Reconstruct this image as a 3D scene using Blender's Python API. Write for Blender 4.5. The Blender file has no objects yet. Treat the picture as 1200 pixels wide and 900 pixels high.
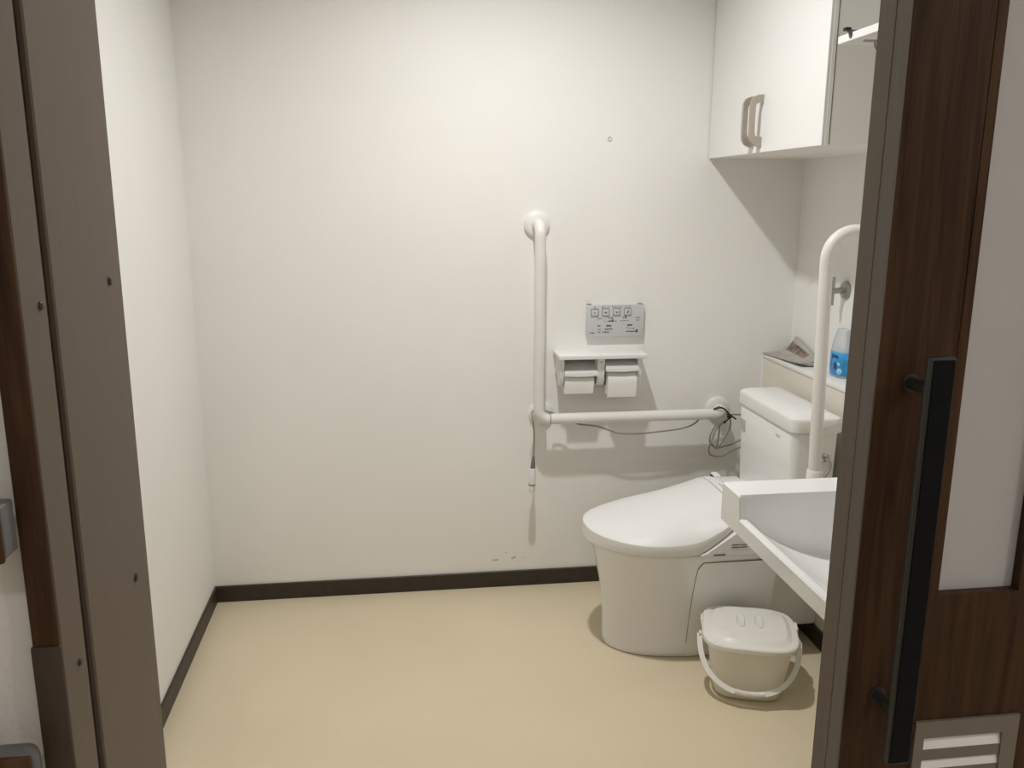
import bpy, bmesh, math, random
from math import sin, cos, pi, radians
from mathutils import Matrix, Vector

random.seed(7)
S = bpy.context.scene
COL = S.collection

# ------------------------------------------------------------------ camera
CAM_H = 1.40
def make_camera():
    p, y, r = radians(12.422), radians(7.783), radians(0.269)
    fwd = Vector((sin(y)*cos(p), cos(y)*cos(p), -sin(p)))
    right = Vector((cos(y), -sin(y), 0.0))
    up = right.cross(fwd)
    R = cos(r)*right + sin(r)*up
    U = -sin(r)*right + cos(r)*up
    cd = bpy.data.cameras.new('camera')
    cd.sensor_fit = 'HORIZONTAL'; cd.sensor_width = 36.0
    cd.lens = 36.0*999.0/1200.0
    cd.clip_start = 0.02
    co = bpy.data.objects.new('camera', cd); COL.objects.link(co)
    m = Matrix((R, U, -fwd)).transposed().to_4x4()
    m.translation = Vector((0, 0, CAM_H))
    co.matrix_world = m
    S.camera = co
make_camera()

# ------------------------------------------------------------------ world, exposure, lamps
w = bpy.data.worlds.new('world'); S.world = w; w.use_nodes = True
w.node_tree.nodes['Background'].inputs[0].default_value = (0.8, 0.85, 1.0, 1)
w.node_tree.nodes['Background'].inputs[1].default_value = 0.02
S.view_settings.view_transform = 'Standard'
S.view_settings.look = 'None'
S.view_settings.exposure = 0.0
S.view_settings.gamma = 1.0
S.view_settings.use_curve_mapping = False

BATH_LAMP = dict(at=(0.315, 2.03, 2.405), power=14.4, size=0.075, color=(1.0, 0.985, 0.965), spread=148)
HALL_LAMP = dict(at=(1.62, -0.22, 2.405), power=10.5, size=0.09, color=(1.0, 0.95, 0.90), spread=170)
HALL_FILL_REAR = dict(at=(-0.22, -0.62, 2.405), power=5.6, size=0.16, color=(1.0, 0.96, 0.92), spread=170)  # unseen lamp added as fill, to brighten the left hall wall

# ------------------------------------------------------------------ materials
def mat(name, color, rough=0.5, spec=0.5, metal=0.0, coat=0.0, noise=None, bump=None, mix=None, **kw):
    """noise=(scale, amount, stretch xyz): small colour grain;  bump=(scale, strength, distance)"""
    m = bpy.data.materials.new(name); m.use_nodes = True
    nt = m.node_tree; b = nt.nodes['Principled BSDF']
    c = (*color, 1.0)
    b.inputs['Base Color'].default_value = c
    b.inputs['Roughness'].default_value = rough
    b.inputs['Specular IOR Level'].default_value = spec
    b.inputs['Metallic'].default_value = metal
    b.inputs['Coat Weight'].default_value = coat
    for k, v in kw.items():
        b.inputs[k].default_value = v
    tc = nt.nodes.new('ShaderNodeTexCoord')
    if noise:
        sc, amt, st = noise
        mp = nt.nodes.new('ShaderNodeMapping'); mp.inputs['Scale'].default_value = st
        nz = nt.nodes.new('ShaderNodeTexNoise'); nz.inputs['Scale'].default_value = sc
        nz.inputs['Detail'].default_value = 6
        rp = nt.nodes.new('ShaderNodeValToRGB')
        lo = tuple(max(0, v*(1-amt)) for v in color); hi = tuple(min(1, v*(1+amt)) for v in color)
        rp.color_ramp.elements[0].color = (*lo, 1); rp.color_ramp.elements[1].color = (*hi, 1)
        rp.color_ramp.elements[0].position = 0.3; rp.color_ramp.elements[1].position = 0.7
        nt.links.new(tc.outputs['Object'], mp.inputs['Vector'])
        nt.links.new(mp.outputs['Vector'], nz.inputs['Vector'])
        nt.links.new(nz.outputs['Fac'], rp.inputs['Fac'])
        nt.links.new(rp.outputs['Color'], b.inputs['Base Color'])
    if bump:
        sc, stg, dist = bump
        n2 = nt.nodes.new('ShaderNodeTexNoise'); n2.inputs['Scale'].default_value = sc
        n2.inputs['Detail'].default_value = 4
        bp = nt.nodes.new('ShaderNodeBump'); bp.inputs['Strength'].default_value = stg
        bp.inputs['Distance'].default_value = dist
        nt.links.new(tc.outputs['Object'], n2.inputs['Vector'])
        nt.links.new(n2.outputs['Fac'], bp.inputs['Height'])
        nt.links.new(bp.outputs['Normal'], b.inputs['Normal'])
    return m

def walnut(name, dark, light, scale=9.0):
    m = bpy.data.materials.new(name); m.use_nodes = True
    nt = m.node_tree; b = nt.nodes['Principled BSDF']
    tc = nt.nodes.new('ShaderNodeTexCoord')
    mp = nt.nodes.new('ShaderNodeMapping'); mp.inputs['Scale'].default_value = (6, 6, 0.35)
    nz = nt.nodes.new('ShaderNodeTexNoise'); nz.inputs['Scale'].default_value = scale
    nz.inputs['Detail'].default_value = 8; nz.inputs['Distortion'].default_value = 0.8
    mp2 = nt.nodes.new('ShaderNodeMapping'); mp2.inputs['Scale'].default_value = (60, 60, 1.2)
    n2 = nt.nodes.new('ShaderNodeTexNoise'); n2.inputs['Scale'].default_value = 10; n2.inputs['Detail'].default_value = 3
    mx = nt.nodes.new('ShaderNodeMath'); mx.operation = 'MULTIPLY_ADD'; mx.inputs[1].default_value = 0.35
    rp = nt.nodes.new('ShaderNodeValToRGB')
    rp.color_ramp.elements[0].position = 0.45; rp.color_ramp.elements[1].position = 0.85
    rp.color_ramp.elements[0].color = (*dark, 1); rp.color_ramp.elements[1].color = (*light, 1)
    nt.links.new(tc.outputs['Object'], mp.inputs['Vector']); nt.links.new(mp.outputs['Vector'], nz.inputs['Vector'])
    nt.links.new(tc.outputs['Object'], mp2.inputs['Vector']); nt.links.new(mp2.outputs['Vector'], n2.inputs['Vector'])
    nt.links.new(n2.outputs['Fac'], mx.inputs[0]); nt.links.new(nz.outputs['Fac'], mx.inputs[2])
    nt.links.new(mx.outputs[0], rp.inputs['Fac']); nt.links.new(rp.outputs['Color'], b.inputs['Base Color'])
    bp = nt.nodes.new('ShaderNodeBump'); bp.inputs['Strength'].default_value = 0.08; bp.inputs['Distance'].default_value = 0.001
    nt.links.new(n2.outputs['Fac'], bp.inputs['Height']); nt.links.new(bp.outputs['Normal'], b.inputs['Normal'])
    b.inputs['Roughness'].default_value = 0.5
    b.inputs['Specular IOR Level'].default_value = 0.15
    return m

M = {}
M['wall'] = mat('white_wallpaper', (0.90, 0.888, 0.858), rough=0.75, spec=0.25, noise=(3.0, 0.012, (1, 1, 1)), bump=(260, 0.14, 0.0015))
M['hall_wall'] = mat('textured_hall_wallpaper', (0.87, 0.85, 0.82), rough=0.8, spec=0.2, bump=(120, 0.5, 0.003))
M['ceiling'] = mat('ceiling_paper', (0.90, 0.89, 0.87), rough=0.85, spec=0.2, bump=(200, 0.1, 0.001))
M['floor'] = mat('beige_vinyl', (0.72, 0.625, 0.45), rough=0.36, spec=0.35, noise=(2.2, 0.035, (1, 1, 1)), bump=(9, 0.04, 0.004))
M['baseboard'] = mat('dark_brown_vinyl_base', (0.040, 0.030, 0.020), rough=0.45, spec=0.4, noise=(40, 0.15, (1, 1, 1)))
M['ledge'] = mat('cream_ledge_board', (0.80, 0.76, 0.66), rough=0.4, spec=0.4, noise=(4, 0.01, (1, 1, 1)))
M['ceramic'] = mat('white_ceramic', (0.86, 0.86, 0.845), rough=0.12, spec=0.5, noise=(2, 0.006, (1, 1, 1)))
M['plastic'] = mat('white_plastic', (0.84, 0.84, 0.825), rough=0.42, spec=0.35, noise=(5, 0.006, (1, 1, 1)))
M['rail'] = mat('white_resin_rail', (0.82, 0.795, 0.76), rough=0.42, spec=0.4, noise=(12, 0.01, (1, 1, 1)))
M['joint'] = mat('grey_joint', (0.16, 0.15, 0.14), rough=0.7, noise=(30, 0.1, (1, 1, 1)))
M['pail'] = mat('cream_plastic_pail', (0.80, 0.765, 0.67), rough=0.32, spec=0.45, noise=(6, 0.012, (1, 1, 1)))
M['pail_lid'] = mat('white_plastic_lid', (0.82, 0.81, 0.76), rough=0.26, spec=0.5, noise=(6, 0.01, (1, 1, 1)))
M['cabinet'] = mat('white_cabinet_face', (0.86, 0.86, 0.845), rough=0.4, spec=0.35, noise=(3, 0.006, (1, 1, 1)))
M['cabinet_side'] = mat('pale_grey_cabinet_side', (0.90, 0.88, 0.835), rough=0.5, spec=0.3, noise=(3, 0.008, (1, 1, 1)))
M['nickel'] = mat('brushed_nickel', (0.46, 0.41, 0.36), rough=0.4, metal=0.6, noise=(80, 0.06, (1, 1, 0.1)))
M['chrome'] = mat('satin_chrome', (0.50, 0.50, 0.49), rough=0.22, metal=1.0, noise=(60, 0.03, (1, 1, 1)))
M['grey_metal'] = mat('grey_metal_hook', (0.36, 0.35, 0.335), rough=0.3, metal=0.75, noise=(60, 0.03, (1, 1, 1)))
M['laminate'] = mat('grey_brown_laminate', (0.155, 0.122, 0.094), rough=0.55, spec=0.3, noise=(14, 0.055, (14, 14, 0.5)))
M['laminate_b'] = mat('grey_edge_laminate', (0.150, 0.130, 0.108), rough=0.5, spec=0.3, noise=(14, 0.055, (14, 14, 0.5)))
M['walnut'] = walnut('walnut_veneer', (0.026, 0.012, 0.006), (0.078, 0.040, 0.020))
M['walnut_dark'] = walnut('walnut_casing', (0.030, 0.015, 0.009), (0.085, 0.044, 0.024))
M['guard'] = mat('brown_corner_guard', (0.060, 0.040, 0.027), rough=0.45, noise=(30, 0.15, (8, 8, 0.6)))
M['seal'] = mat('dark_brown_seal', (0.030, 0.017, 0.012), rough=0.6, noise=(40, 0.15, (1, 1, 1)))
M['black'] = mat('black_handle', (0.004, 0.005, 0.007), rough=0.45, spec=0.12, noise=(30, 0.1, (1, 1, 1)))
M['dark_grey'] = mat('dark_grey_metal', (0.035, 0.035, 0.033), rough=0.45, metal=0.2, noise=(30, 0.08, (1, 1, 1)))
M['vent'] = mat('grey_brown_vent_frame', (0.20, 0.175, 0.15), rough=0.45, metal=0.2, noise=(30, 0.05, (1, 1, 1)))
M['slat'] = mat('pale_vent_slat', (0.90, 0.89, 0.88), rough=0.35, noise=(30, 0.02, (1, 1, 1)))
M['cap'] = mat('grey_rail_cap', (0.17, 0.17, 0.175), rough=0.5, noise=(30, 0.06, (1, 1, 1)))
M['rail_wood'] = walnut('brown_handrail', (0.055, 0.028, 0.014), (0.12, 0.065, 0.034))
M['cord'] = mat('grey_cord', (0.27, 0.25, 0.22), rough=0.55, noise=(90, 0.1, (1, 1, 1)))
M['tie'] = mat('black_tie', (0.010, 0.010, 0.010), rough=0.4, noise=(90, 0.1, (1, 1, 1)))
M['ink'] = mat('grey_print_ink', (0.075, 0.075, 0.08), rough=0.6, noise=(90, 0.1, (1, 1, 1)))
M['faint_ink'] = mat('faint_print_ink', (0.25, 0.25, 0.25), rough=0.6, noise=(90, 0.1, (1, 1, 1)))
M['outline'] = mat('grey_outline_ink', (0.16, 0.16, 0.165), rough=0.6, noise=(90, 0.1, (1, 1, 1)))
M['remote'] = mat('pale_grey_remote', (0.62, 0.625, 0.635), rough=0.4, noise=(20, 0.01, (1, 1, 1)))
M['tissue'] = mat('tissue_paper', (0.84, 0.83, 0.80), rough=0.95, spec=0.1, bump=(300, 0.25, 0.001), noise=(40, 0.012, (1, 1, 1)))
M['card'] = mat('cardboard_core', (0.40, 0.32, 0.23), rough=0.9, noise=(40, 0.05, (1, 1, 1)))
M['flap'] = mat('satin_cutter_plate', (0.74, 0.735, 0.72), rough=0.35, metal=0.25, noise=(30, 0.02, (1, 1, 1)))
M['blue'] = mat('blue_label', (0.035, 0.33, 0.72), rough=0.3, noise=(26, 0.45, (1, 1, 1)))
M['navy'] = mat('navy_print', (0.012, 0.03, 0.17), rough=0.4, noise=(50, 0.1, (1, 1, 1)))
M['pale_blue'] = mat('pale_blue_print', (0.38, 0.66, 0.86), rough=0.4, noise=(50, 0.05, (1, 1, 1)))
M['clear'] = mat('hazy_clear_plastic', (0.86, 0.90, 0.90), rough=0.22, **{'Transmission Weight': 0.55, 'IOR': 1.3, 'Alpha': 1.0}, noise=(20, 0.02, (1, 1, 1)))
M['glass'] = mat('frosted_glass', (0.74, 0.73, 0.73), rough=0.75, spec=0.25, **{'Transmission Weight': 0.45, 'IOR': 1.3}, noise=(20, 0.01, (1, 1, 1)))
M['sticker'] = mat('silver_sticker', (0.55, 0.55, 0.53), rough=0.35, metal=0.2, noise=(90, 0.25, (1, 1, 1)))
M['scuff'] = mat('grey_scuff', (0.58, 0.55, 0.49), rough=0.9, noise=(90, 0.3, (1, 1, 1)))
M['photo'] = mat('brown_news_photo', (0.24, 0.17, 0.14), rough=0.8, noise=(45, 0.6, (1, 1, 1)))
def glow(name, color, strength):
    m = bpy.data.materials.new(name); m.use_nodes = True
    b = m.node_tree.nodes['Principled BSDF']
    b.inputs['Base Color'].default_value = (0.9, 0.9, 0.88, 1)
    b.inputs['Emission Color'].default_value = (*color, 1); b.inputs['Emission Strength'].default_value = strength
    return m
def newsprint():
    m = bpy.data.materials.new('newsprint'); m.use_nodes = True
    nt = m.node_tree; b = nt.nodes['Principled BSDF']
    tc = nt.nodes.new('ShaderNodeTexCoord')
    wv = nt.nodes.new('ShaderNodeTexWave'); wv.bands_direction = 'Y'; wv.inputs['Scale'].default_value = 42
    wv.inputs['Distortion'].default_value = 1.5; wv.inputs['Detail'].default_value = 3; wv.inputs['Detail Scale'].default_value = 6
    nz = nt.nodes.new('ShaderNodeTexNoise'); nz.inputs['Scale'].default_value = 35; nz.inputs['Detail'].default_value = 2
    mu = nt.nodes.new('ShaderNodeMath'); mu.operation = 'MULTIPLY'
    rp = nt.nodes.new('ShaderNodeValToRGB')
    rp.color_ramp.elements[0].position = 0.18; rp.color_ramp.elements[0].color = (0.50, 0.48, 0.44, 1)
    rp.color_ramp.elements[1].position = 0.5; rp.color_ramp.elements[1].color = (0.33, 0.32, 0.30, 1)
    nt.links.new(tc.outputs['Object'], wv.inputs['Vector']); nt.links.new(tc.outputs['Object'], nz.inputs['Vector'])
    nt.links.new(wv.outputs['Fac'], mu.inputs[0]); nt.links.new(nz.outputs['Fac'], mu.inputs[1])
    nt.links.new(mu.outputs[0], rp.inputs['Fac']); nt.links.new(rp.outputs['Color'], b.inputs['Base Color'])
    b.inputs['Roughness'].default_value = 0.85
    return m
M['news'] = newsprint()

# ------------------------------------------------------------------ mesh helpers
ORIGIN = {}          # thing -> world location of its base
def thing(name, label, cat, loc=(0, 0, 0), group=None, kind=None, rz=0.0, scale=(1, 1, 1)):
    o = bpy.data.objects.new(name, None); COL.objects.link(o)
    o.empty_display_size = 0.05
    o.location = loc; o.rotation_euler = (0, 0, rz)
    if label: o['label'] = label
    if cat: o['category'] = cat
    if group: o['group'] = group
    if kind: o['kind'] = kind
    o.scale = scale; ORIGIN[o.name] = Matrix.Translation(loc) @ Matrix.Rotation(rz, 4, 'Z')
    return o

def obj(name, bm, m, parent=None, sharp=35, world=True, label=None, kind=None, origin=None):
    """link bm as ONE mesh object; coordinates are world ones unless world=False (local to the thing)"""
    bmesh.ops.recalc_face_normals(bm, faces=bm.faces[:])
    o = None
    me = bpy.data.meshes.new(name)
    if parent is not None:
        root = ORIGIN[parent.name]
        if world: bm.transform(root.inverted())
    elif origin is not None:
        bm.transform(Matrix.Translation(origin).inverted())
    bm.to_mesh(me); bm.free()
    for p in me.polygons: p.use_smooth = True
    me.set_sharp_from_angle(angle=radians(sharp))
    for mm in (m if isinstance(m, (list, tuple)) else [m]): me.materials.append(mm)
    o = bpy.data.objects.new(name, me); COL.objects.link(o)
    if parent is not None:
        o.parent = parent
        ORIGIN[o.name] = root
    elif origin is not None:
        o.location = origin
        ORIGIN[o.name] = Matrix.Translation(origin)
    else:
        ORIGIN[o.name] = Matrix.Identity(4)
    if label: o['label'] = label
    if kind: o['kind'] = kind
    return o

def tag(o, label, cat=None, group=None, kind=None):
    o['label'] = label
    if cat: o['category'] = cat
    if group: o['group'] = group
    if kind: o['kind'] = kind
    return o

def box(bm, x0, x1, y0, y1, z0, z1, r=0.0, seg=2):
    tmp = bmesh.new()
    bmesh.ops.create_cube(tmp, size=1.0)
    for v in tmp.verts:
        v.co = Vector((x0 if v.co.x < 0 else x1, y0 if v.co.y < 0 else y1, z0 if v.co.z < 0 else z1))
    if r > 0:
        bmesh.ops.bevel(tmp, geom=tmp.edges[:], offset=r, segments=seg, profile=0.5, affect='EDGES')
    merge(bm, tmp)
    return bm

def merge(bm, tmp):
    me = bpy.data.meshes.new('tmp'); tmp.to_mesh(me); tmp.free(); bm.from_mesh(me); bpy.data.meshes.remove(me)

def B(*a, **k):
    return box(bmesh.new(), *a, **k)

def loft(bm, rings, cap0=True, cap1=True, closed=True):
    vs = [[bm.verts.new(p) for p in r] for r in rings]
    n = len(rings[0])
    for a, b in zip(vs, vs[1:]):
        for i in range(n if closed else n-1):
            j = (i+1) % n
            bm.faces.new((a[i], a[j], b[j], b[i]))
    if cap0: bm.faces.new(vs[0][::-1])
    if cap1: bm.faces.new(vs[-1])
    return bm

def lathe(bm, prof, center, axis='Z', n=32):
    """prof: (radius, height) pairs along the axis"""
    c = Vector(center); rings = []
    for r, h in prof:
        ring = []
        for i in range(n):
            a = 2*pi*i/n
            u, v = r*cos(a), r*sin(a)
            p = {'Z': (u, v, h), 'Y': (u, h, v), 'X': (h, u, v)}[axis]
            ring.append(c+Vector(p))
        rings.append(ring)
    return loft(bm, rings)

def smooth_path(pts, k=6):
    """Catmull-Rom through the points"""
    P = [Vector(p) for p in pts]; out = []
    for i in range(len(P)-1):
        p0 = P[max(i-1, 0)]; p1 = P[i]; p2 = P[i+1]; p3 = P[min(i+2, len(P)-1)]
        for s in range(k):
            t = s/k
            out.append(0.5*((2*p1)+(p2-p0)*t+(2*p0-5*p1+4*p2-p3)*t*t+(3*p1-p0-3*p2+p3)*t**3))
    out.append(P[-1])
    return out

def fillet(pts, r, k=8):
    """polyline with its corners rounded to radius r"""
    P = [Vector(p) for p in pts]; out = [P[0]]
    for i in range(1, len(P)-1):
        a = (P[i-1]-P[i]); b = (P[i+1]-P[i])
        ang = a.angle(b); t = min(r/math.tan(ang/2), a.length*0.49, b.length*0.49)
        rr = t*math.tan(ang/2)
        a.normalize(); b.normalize()
        c = P[i]+(a+b).normalized()*(rr/sin(ang/2))
        s = P[i]+a*t-c; e = P[i]+b*t-c
        th = s.angle(e)
        for j in range(k+1):
            f = j/k
            out.append(c+(s*sin((1-f)*th)+e*sin(f*th))/sin(th))
    out.append(P[-1])
    return out

def tube(bm, pts, r, n=14, cap=True):
    P = [Vector(p) for p in pts]
    T = []
    for i in range(len(P)):
        T.append((P[min(i+1, len(P)-1)]-P[max(i-1, 0)]).normalized())
    up = Vector((0, 0, 1)) if abs(T[0].z) < 0.9 else Vector((1, 0, 0))
    N = (up - T[0]*up.dot(T[0])).normalized(); rings = []
    for i, p in enumerate(P):
        N = (N - T[i]*N.dot(T[i])).normalized(); Bn = T[i].cross(N)
        rr = r[i] if isinstance(r, (list, tuple)) else r
        rings.append([p+(N*cos(2*pi*j/n)+Bn*sin(2*pi*j/n))*rr for j in range(n)])
    return loft(bm, rings, cap, cap)

def rrect(x0, x1, y0, y1, r, z, k=6):
    out = []
    for cx, cy, a0 in ((x1-r, y1-r, 0), (x0+r, y1-r, 90), (x0+r, y0+r, 180), (x1-r, y0+r, 270)):
        for i in range(k+1):
            a = radians(a0+90*i/k)
            out.append(Vector((cx+r*cos(a), cy+r*sin(a), z)))
    return out

def sring(cx, cy, hx, hy, z, n=4.0, k=56):
    out = []
    for i in range(k):
        a = 2*pi*i/k; c, s = cos(a), sin(a)
        out.append(Vector((cx+hx*math.copysign(abs(c)**(2/n), c), cy+hy*math.copysign(abs(s)**(2/n), s), z)))
    return out

def prism(bm, poly, fn0, fn1):
    loft(bm, [[fn0(p) for p in poly], [fn1(p) for p in poly]])
    return bm

def text_mesh(body, size, align='CENTER'):
    cu = bpy.data.curves.new('text', 'FONT'); cu.body = body; cu.size = size
    cu.align_x = align; cu.align_y = 'CENTER'; cu.resolution_u = 3
    to = bpy.data.objects.new('text', cu); COL.objects.link(to)
    dg = bpy.context.evaluated_depsgraph_get(); dg.update()
    me = bpy.data.meshes.new_from_object(to.evaluated_get(dg))
    bpy.data.objects.remove(to); bpy.data.curves.remove(cu)
    return me

def put_text(bm, body, size, mtx):
    me = text_mesh(body, size); me.transform(mtx); bm.from_mesh(me); bpy.data.meshes.remove(me)

# ================================================================== SETTING
D = 2.882          # back wall
XL, XR = -0.655, 1.412
HL = 0.900; HB = 0.975; BF = 1.18      # hall face and bath face of the door wall
CEIL = 2.42
def struct(name, bm, m, label, sharp=35):
    o = obj(name, bm, m, None, sharp); o['kind'] = 'structure'; o['label'] = label
    return o

struct('floor', B(-2.2, 2.5, -1.2, 3.0, -0.05, 0.0), M['floor'], 'beige vinyl sheet floor of the restroom')
struct('ceiling', B(-2.2, 2.5, -1.2, 3.0, CEIL, CEIL+0.05), M['ceiling'], 'white papered ceiling above the room')
struct('wall_back', B(XL-0.1, XR+0.1, D, D+0.1, 0, CEIL), M['wall'], 'white wall at the back carrying the grab bar')
struct('wall_left', B(XL-0.1, XL, BF, D, 0, CEIL), M['wall'], 'white restroom wall on the left')
struct('wall_right', B(XR, XR+0.1, BF, D, 0, CEIL), M['wall'], 'white restroom wall behind the toilet tank')
bm = bmesh.new()
box(bm, -2.2, -0.405, HL, BF, 0, CEIL); box(bm, -0.405, -0.391, HL, 0.9755, 0, CEIL); box(bm, 0.78, 2.5, HB, BF, 0, CEIL); box(bm, -0.405, 0.78, HB, BF, 2.08, CEIL)
struct('wall_front', bm, M['hall_wall'], 'textured white hall wall around the doorway')
struct('wall_hall_rear', B(-2.2, 2.5, -1.2, -1.1, 0, CEIL), M['hall_wall'], 'white hall wall behind the viewer')
struct('wall_hall_left', B(-2.3, -2.2, -1.2, HB, 0, CEIL), M['hall_wall'], 'white end wall of the hall on the left')
struct('wall_hall_right', B(2.5, 2.6, -1.2, HB, 0, CEIL), M['hall_wall'], 'white end wall of the hall on the right')

# boxed-in pipe ledge along the right wall
LX, LZ = 1.309, 0.852
t = thing('trim_1', 'cream pipe ledge along the right wall behind the toilet', None, (LX, BF, 0), kind='structure')
obj('front_panel', B(LX, XR, BF, D, 0, LZ-0.016, r=0.001, seg=1), M['ledge'], t)
obj('ledge_top', B(LX-0.004, XR, BF, D, LZ-0.016, LZ, r=0.004), M['cabinet'], t)
obj('end_strip', B(LX-0.003, LX, D-0.014, D, 0.06, LZ-0.016), M['cabinet'], t)

def base(name, bm, label):
    o = struct(name, bm, M['baseboard'], label)
base('baseboard_back', B(XL, LX, D-0.008, D, 0, 0.060, r=0.002, seg=1), 'dark brown baseboard along the back wall')
base('baseboard_left', B(XL, XL+0.008, BF+0.03, D-0.008, 0, 0.060, r=0.002, seg=1), 'dark brown baseboard along the left wall')
base('baseboard_right', B(LX-0.008, LX, BF+0.03, D-0.008, 0, 0.060, r=0.002, seg=1), 'dark brown baseboard under the cream pipe ledge')

# left jamb of the doorway
JX = -0.365
t = thing('trim_2', 'grey-brown left door jamb with a dark groove and walnut casing', None, (JX, 0.95, 0), kind='structure')
obj('jamb_board', B(-0.405, JX, 0.9755, 1.2086, 0, 2.08, r=0.002, seg=1), M['laminate'], t)
obj('groove_seal', B(-0.391, JX-0.007, 0.954, 0.9755, 0, 2.08), M['seal'], t, label='dark seal in the groove')
obj('front_board', B(-0.391, JX, 0.890, 0.954, 0, 2.08, r=0.002, seg=1), M['laminate'], t)
obj('casing', B(-0.392, JX+0.0005, 0.884, 0.890, 0.930, 2.08, r=0.002), M['walnut_dark'], t, label='dark walnut casing')
obj('corner_guard', B(-0.394, JX+0.002, 0.8825, 0.890, 0, 0.930, r=0.0025), M['guard'], t, label='dull brown corner guard')
for y, z, r in ((1.159, 1.291, 0.0058), (1.149, 0.885, 0.0058), (0.9357, 1.287, 0.0045), (0.931, 0.8835, 0.004)):
    bm = bmesh.new(); lathe(bm, [(r, 0), (r, 0.0015), (r*0.7, 0.003), (0.0005, 0.0033)], (JX, y, z), 'X', 16)
    obj('screw_cap', bm, M['dark_grey'], t, label='small dark screw cap')
t = thing('trim_3', 'grey-brown right door jamb hidden behind the sliding door', None, (0.76, 1.08, 0), kind='structure')
obj('jamb_board', B(0.745, 0.78, HB, 1.2, 0, 2.08, r=0.002, seg=1), M['laminate'], t)

# ------------------------------------------------------------------ sliding door
DY0, DY1 = 0.900, 0.961
DX0, DX1, DZ0, DZ1 = 0.549, 1.46, 0.008, 2.05
t = thing('door_1', 'dark walnut sliding door with frosted slit, black bar handle and vent', None, (DX0, DY0, 0), kind='structure')
GX0, GX1, GZ0, GZ1 = 0.659, 0.769, 0.917, 1.86
VX0, VX1, VZ0, VZ1 = 0.649, 0.795, 0.560, 0.742
def holed_panel(x0, x1, z0, z1, hx0, hx1, hz0, hz1, y0, y1):
    bm = bmesh.new()
    O = [(x0, z0), (x1, z0), (x1, z1), (x0, z1)]; H = [(hx0, hz0), (hx1, hz0), (hx1, hz1), (hx0, hz1)]
    of = [bm.verts.new((x, y0, z)) for x, z in O]; hf = [bm.verts.new((x, y0, z)) for x, z in H]
    ob = [bm.verts.new((x, y1, z)) for x, z in O]; hb = [bm.verts.new((x, y1, z)) for x, z in H]
    for i in range(4):
        j = (i+1) % 4
        bm.faces.new((of[i], of[j], hf[j], hf[i])); bm.faces.new((ob[j], ob[i], hb[i], hb[j]))
        bm.faces.new((of[j], of[i], ob[i], ob[j])); bm.faces.new((hf[i], hf[j], hb[j], hb[i]))
    return bm
obj('upper_panel', holed_panel(DX0, DX1, 0.83, DZ1, GX0-0.012, GX1+0.012, GZ0-0.012, GZ1+0.012, DY0, DY1), M['walnut'], t)
obj('lower_panel', holed_panel(DX0, DX1, DZ0, 0.83, VX0+0.012, VX1-0.012, VZ0+0.012, VZ1-0.012, DY0, DY1), M['walnut'], t)
obj('edge_strip', B(DX0-0.002, DX0, DY0, 0.9275, DZ0, DZ1), M['laminate_b'], t, label='grey door edge')
obj('edge_strip', B(DX0-0.0025, DX0, 0.9275, DY1, DZ0, DZ1), M['laminate'], t, label='grey-brown rear door edge')
obj('glazing_bead', holed_panel(GX0-0.012, GX1+0.012, GZ0-0.012, GZ1+0.012, GX0, GX1, GZ0, GZ1, DY0-0.001, DY1-0.004), M['walnut'], t)
obj('glass_pane', B(GX0-0.003, GX1+0.003, 0.913, 0.917, GZ0-0.003, GZ1+0.003), M['glass'], t, label='tall frosted glass pane')
v = obj('vent', holed_panel(VX0, VX1, VZ0, VZ1, VX0+0.013, VX1-0.022, VZ0+0.024, VZ1-0.024, DY0-0.004, DY0+0.012), M['vent'], t, label='grey-brown louvred vent')
z = VZ1-0.041
while z > VZ0+0.03:
    bm = bmesh.new()
    poly = [(DY0-0.0018, z-0.0020), (DY0+0.0018, z+0.0135), (DY0+0.0034, z+0.0135), (DY0-0.0002, z-0.0020)]
    prism(bm, poly, lambda p: Vector((VX0+0.013, p[0], p[1])), lambda p: Vector((VX1-0.022, p[0], p[1])))
    obj('slat', bm, M['slat'], v, label='white slanted slat')
    obj('slat_bar', B(VX0+0.013, VX1-0.022, DY0-0.0022, DY0+0.003, z-0.0165, z-0.001), M['vent'], v)
    z -= 0.029
h = obj('handle', B(0.5785, 0.610, 0.846, 0.857, 0.722, 1.230, r=0.003), M['dark_grey'], t, label='long black bar handle')
obj('handle_face', B(0.5815, 0.6075, 0.8445, 0.8465, 0.726, 1.2265, r=0.0008, seg=1), M['black'], h, label='glossy black grip face')
for z in (1.190, 0.785):
    bm = bmesh.new(); lathe(bm, [(0.0075, 0.856), (0.0075, 0.898), (0.011, 0.8985), (0.011, 0.900)], (0.592, 0, z), 'Y', 18)
    obj('standoff', bm, M['dark_grey'], h)

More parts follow.
